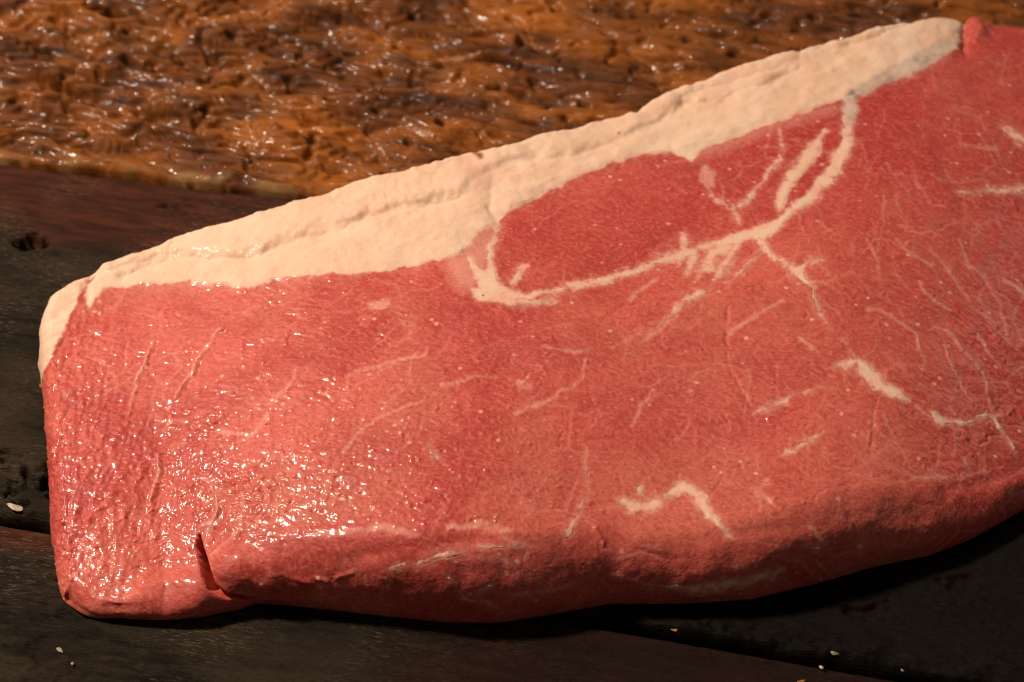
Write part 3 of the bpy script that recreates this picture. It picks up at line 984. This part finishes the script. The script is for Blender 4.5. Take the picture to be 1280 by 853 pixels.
disp -= lean * 0.00026 * np.clip(0.24 - np.abs(fbm(np.stack([fu / 0.0065, fv / 0.0024, PF[:, 2] / 0.004], -1) + 60, 2)) * 2.2, 0, 1) * 4 * sstep(0.0, 0.4, fbm(PF / 0.012 + 66, 2))
# droplets
dr = perlin(PF / 0.0010 + 77)
disp += lean * 0.00085 * np.clip(dr - 0.44, 0, 1) * np.clip(grainy * 0.6 + 0.5, 0, 1.2)
# wrinkled left rim and lower left corner
yx = np.stack([PF[:, 0] / 0.0016, PF[:, 1] / 0.0042, PF[:, 2] / 0.0042], -1)
wr = fbm(yx, 3, 0.6)
disp += lean * 0.00055 * wr * np.clip(sstep(190, 70, qx) + 0.9 * lowleft, 0, 1)
broken = fbm(PF / 0.0022 + 91, 2)
for pts, wpx, amp in LINES:
    d = line_sd(QW, pts)
    disp += (1.0 if amp >= 0.00045 else 0.75) * amp * np.exp(-(d / (0.72 * wpx + 0.2)) ** 2) * (1.0 if wpx >= 4.5 else np.clip(0.55 + 1.3 * broken, 0.0, 1.4))
fatm = np.maximum(m_cap, m_lobe)
for pts, wpx, amp in FAT_LINES:
    d = line_sd(QW, pts)
    disp += amp * (0.30 * np.exp(-(d / (wpx * 0.9)) ** 2) + 0.25 * np.exp(-(d / (wpx * 3.0)) ** 2))
layer = [(135, 350), (150, 352), (187, 333), (220, 321), (254, 324), (294, 326), (321, 321), (341, 311), (394, 297), (430, 286), (464, 271), (527, 257), (574, 247),
         (600, 224), (630, 206), (680, 201), (714, 197), (761, 181), (800, 166), (854, 131), (896, 130), (920, 117), (963, 107), (1000, 84), (1060, 58), (1087, 51), (1137, 29),
         (1150, 0), (1150, -60), (800, 40), (400, 140), (60, 250)]
lay = poly_sd(QF + warp * 6, layer)
disp += 0.00100 * np.clip(0.65 + 1.0 * fbm(PF / 0.016 + 83, 2), 0.05, 1) * sstep(3.0, -11.0, lay) * sstep(-70, -20, lay) * fatm
fa_, fb_ = math.cos(R(33)), math.sin(R(33))
fold = fbm(np.stack([(PF[:, 0] * fa_ + PF[:, 1] * fb_) / 0.020, (-PF[:, 0] * fb_ + PF[:, 1] * fa_) / 0.0085, PF[:, 2] / 0.0085], -1) + 3, 3, 0.45)
disp += fatm * 0.00045 * (0.5 - np.abs(fold) * 1.4)
edge_zone = fatm * (sstep(-50, -110, cap_sd) + (SF == 1) * 1.0).clip(0, 1)
disp += edge_zone * 0.00040 * fbm(PF / 0.0024 + 7, 3, 0.6)
disp += fatm * (0.00055 * fbm(PF / 0.007 + 2, 3) + 0.00005 * perlin(PF / 0.0016)) + 0.0005 * sstep(14, -16, cap_sd)
disp += sstep(0.0, 1.0, np.clip(fat - fatm, 0, 1)) * 0.00005
# the cut that frees the front left corner piece
disp += 0.0016 * np.exp(-(line_sd(QF, [(1216, 26, 0), (1222, 40, 0)]) / 12.0) ** 2)
d = line_sd(QF, [(249, 668, 0.5), (249, 682, 3.4), (254, 700, 4.8), (259, 718, 5.2), (266, 734, 4.4), (282, 745, 2.5), (312, 750, 1.5)])
disp -= 0.0085 * sstep(1.5, -3.0, d) * sstep(660, 676, qy)
disp += 0.0012 * sstep(34, 6, line_sd(QF, [(285, 705, 0), (330, 720, 0)])) + 0.0010 * sstep(40, 10, line_sd(QF, [(190, 745, 0), (235, 740, 0)]))
front_w = (SF == 2) * sstep(0.1, 0.4, RF)
disp += front_w * (0.0007 * fbm(PF / 0.009 + 8, 3))
# nothing moves where the slab stands on the table
disp *= 1 - 0.85 * sstep(0.85, 1.0, RF)
S = PF + NF * disp[:, None]
S[:, 2] = np.maximum(S[:, 2], -0.0014)

# ---- split the surface into its parts
stack = np.stack([m for (_, _, m, _) in masks])
LEAN = 0.5
order = np.sort(np.vstack([stack, np.full((1, stack.shape[1]), LEAN)]), axis=0)
best, second = order[-1], order[-2]
STEP = 0.00030
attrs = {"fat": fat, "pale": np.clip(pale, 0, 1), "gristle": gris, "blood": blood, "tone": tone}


def offset(m):
    e = np.where(m >= best - 1e-7, m - second, m - best)
    return e, STEP * np.clip(e, -1, 0)


IDX = np.arange(W * H).reshape(W, H)
QUADS = np.stack([IDX[:-1, :-1], IDX[:-1, 1:], IDX[1:, 1:], IDX[1:, :-1]], -1).reshape(-1, 4)
# make faces point outwards
a, b, c = S[QUADS[:, 0]], S[QUADS[:, 1]], S[QUADS[:, 2]]
mid_q = len(QUADS) // 2
if np.cross(b - a, c - a)[mid_q] @ NF[QUADS[mid_q, 0]] < 0:
    QUADS = QUADS[:, ::-1].copy()


def put_attrs(me, sel, extra=0):
    for nm, arr in attrs.items():
        v = arr[sel].astype(np.float32)
        if extra == -1:
            v = np.concatenate([v, v])
        elif extra:
            v = np.concatenate([v, np.zeros(extra, np.float32)])
        at_ = me.attributes.new(nm, 'FLOAT', 'POINT')
        at_.data.foreach_set("value", v)


steak = thing("raw_steak", "thick raw red meat slab with a creamy fat edge lying on the dark planks", "raw meat",
              (0, 0, 0))
e, off = offset(np.full(W * H, LEAN))
Vl = S + NF * off[:, None]
rim = np.concatenate([IDX[:, 0], IDX[-1, 1:], IDX[-2::-1, -1], IDX[0, -2:0:-1]])
cen = Vl[rim].mean(0)
nxt = np.roll(rim, -1)
tris = np.stack([rim, nxt, np.full(len(rim), W * H)], -1)
nn = np.cross(Vl[nxt] - Vl[rim], cen - Vl[rim]).sum(0)
if nn[2] > 0:
    tris = tris[:, ::-1]
me = fast_mesh("lean_muscle", np.vstack([Vl, cen]), QUADS, tris)
put_attrs(me, np.arange(W * H), 1)
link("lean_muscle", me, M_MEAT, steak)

for (nm, label, m, thick) in masks:
    e, off = offset(m)
    keep = (e > -0.75) & (m > 0.04)
    fsel = QUADS[keep[QUADS].all(1)]
    if len(fsel) < 6:
        continue
    used = np.unique(fsel)
    remap = np.full(W * H, -1, np.int64)
    remap[used] = np.arange(len(used))
    f = remap[fsel]
    n = len(used)
    V = S[used] + NF[used] * off[used][:, None]
    Vb = V - NF[used] * thick
    edges = np.concatenate([f[:, [0, 1]], f[:, [1, 2]], f[:, [2, 3]], f[:, [3, 0]]])
    key = np.minimum(edges[:, 0], edges[:, 1]) * (n + 1) + np.maximum(edges[:, 0], edges[:, 1])
    _, inv, cnt = np.unique(key, return_inverse=True, return_counts=True)
    bd = edges[cnt[inv] == 1]
    walls = np.stack([bd[:, 1], bd[:, 0], bd[:, 0] + n, bd[:, 1] + n], -1)
    me = fast_mesh(nm, np.vstack([V, Vb]), np.concatenate([f, f[:, ::-1] + n, walls]))
    put_attrs(me, used, -1)
    link(nm, me, M_MEAT, steak, label)

# ------------------------------------------------------------------ crumbs and flecks
def crumb_mesh(name, seed, rx, ry, rz):
    import bmesh
    bm = bmesh.new()
    bmesh.ops.create_icosphere(bm, subdivisions=3, radius=1.0)
    r = random.Random(seed)
    pl = [(Vector((r.gauss(0, 1), r.gauss(0, 1), r.gauss(0, 1))).normalized(), r.uniform(0.28, 0.7)) for _ in range(11)]
    for v in bm.verts:
        k = min([1.0] + [dd / max(1e-3, v.co.normalized().dot(nv)) for nv, dd in pl if v.co.dot(nv) > 0.05])
        v.co = v.co * k
        v.co = Vector((v.co.x * rx, v.co.y * ry, v.co.z * rz))
    me = bpy.data.meshes.new(name)
    bm.to_mesh(me)
    bm.free()
    return me


M_CRUMB = mat_plain("pale_crumb", (0.48, 0.38, 0.26), 0.45, 0.2)
M_AMBER = mat_plain("amber_crumb", (0.55, 0.27, 0.05), 0.3, 0.3, 0.4)
M_RED = mat_plain("red_fleck", (0.62, 0.07, 0.015), 0.4, 0.2, 0.3)
M_ORANGE = mat_plain("orange_fleck", (0.72, 0.21, 0.015), 0.4, 0.2, 0.3)
CRUMBS = [
    ("crumb", 16, 632, 3.2, 0.8, M_CRUMB, "pale crumb lying where the two dark planks meet beside the meat", "crumbs on the table"),
    ("crumb", 75, 813, 1.9, 1.4, M_CRUMB, "pale crumb nearer the notched corner of the meat, one of two close together", "crumbs on the table"),
    ("crumb", 91, 829, 1.7, 1.0, M_CRUMB, "tan crumb just in front of the pale crumb near the notched corner", "crumbs on the table"),
    ("crumb", 1044, 817, 2.1, 0.9, M_CRUMB, "long whitish crumb on the joint in front of the thick end of the meat", "crumbs on the table"),
    ("crumb", 1026, 834, 1.5, 1.0, M_CRUMB, "small grey crumb on the dark red front plank below the long whitish crumb", "crumbs on the table"),
    ("crumb", 1128, 838, 1.4, 1.5, M_CRUMB, "upright pale crumb alone on the dark front plank beyond the grey crumb", "crumbs on the table"),
    ("crumb", 1001, 852, 1.8, 0.9, M_AMBER, "yellow amber crumb on the front plank", "crumbs on the table"),
    ("crumb", 844, 788, 1.9, 0.6, M_AMBER, "flat tan splinter crumb close in front of the middle of the meat", "crumbs on the table"),
    ("fleck", 53, 483, 1.5, 0.8, M_RED, "bright red meat fleck on the table beside the fatty rounded corner of the meat", "loose flecks"),
]
for i, (nm, x, y, s, asp, mt, lab, grp) in enumerate(CRUMBS):
    p = at(x, y, -0.0008)
    r0 = s * 0.00018 * 1.6
    o = link(nm, crumb_mesh(nm, 30 + i, r0 * (2.6 if asp < 1.0 else 1.7), r0 * 1.15, r0 * 0.7), mt)
    o.location = p
    o.rotation_euler = (0.1, 0.15, random.uniform(-0.6, 0.2))
    tag(o, lab, "crumb" if nm == "crumb" else "meat fleck", grp)

FLECKS = [
    (774, 166, 2.6, M_ORANGE, "rusty orange fleck lying on the creamy fat band above the oval muscle"),
    (603, 370, 2.0, M_ORANGE, "orange fleck on the curled white end of the fat seam"),
    (601, 433, 1.9, M_RED, "red fleck on the bare lean meat below the curled fat seam"),
    (618, 651, 2.2, M_ORANGE, "orange fleck on the front edge of the meat above a short pale vein"),
    (1075, 622, 1.9, M_ORANGE, "orange fleck on the front edge of the meat under the branching pale seam"),
]
mid_ok = (SF == 0) | (SF == 2)
ids = np.nonzero(mid_ok)[0]
for i, (x, y, s, mt, lab) in enumerate(FLECKS):
    j = ids[np.argmin(((proj(S[ids]) - (x, y)) ** 2).sum(1))]
    r0 = s * 0.00018
    o = link("fleck", crumb_mesh("fleck", 60 + i, r0, r0 * 1.2, r0 * 0.45), mt)
    o.location = S[j] + NF[j] * r0 * 0.2
    o.rotation_euler = Vector(NF[j]).to_track_quat('Z', 'Y').to_euler()
    tag(o, lab, "spice fleck", "orange and red flecks on the meat")
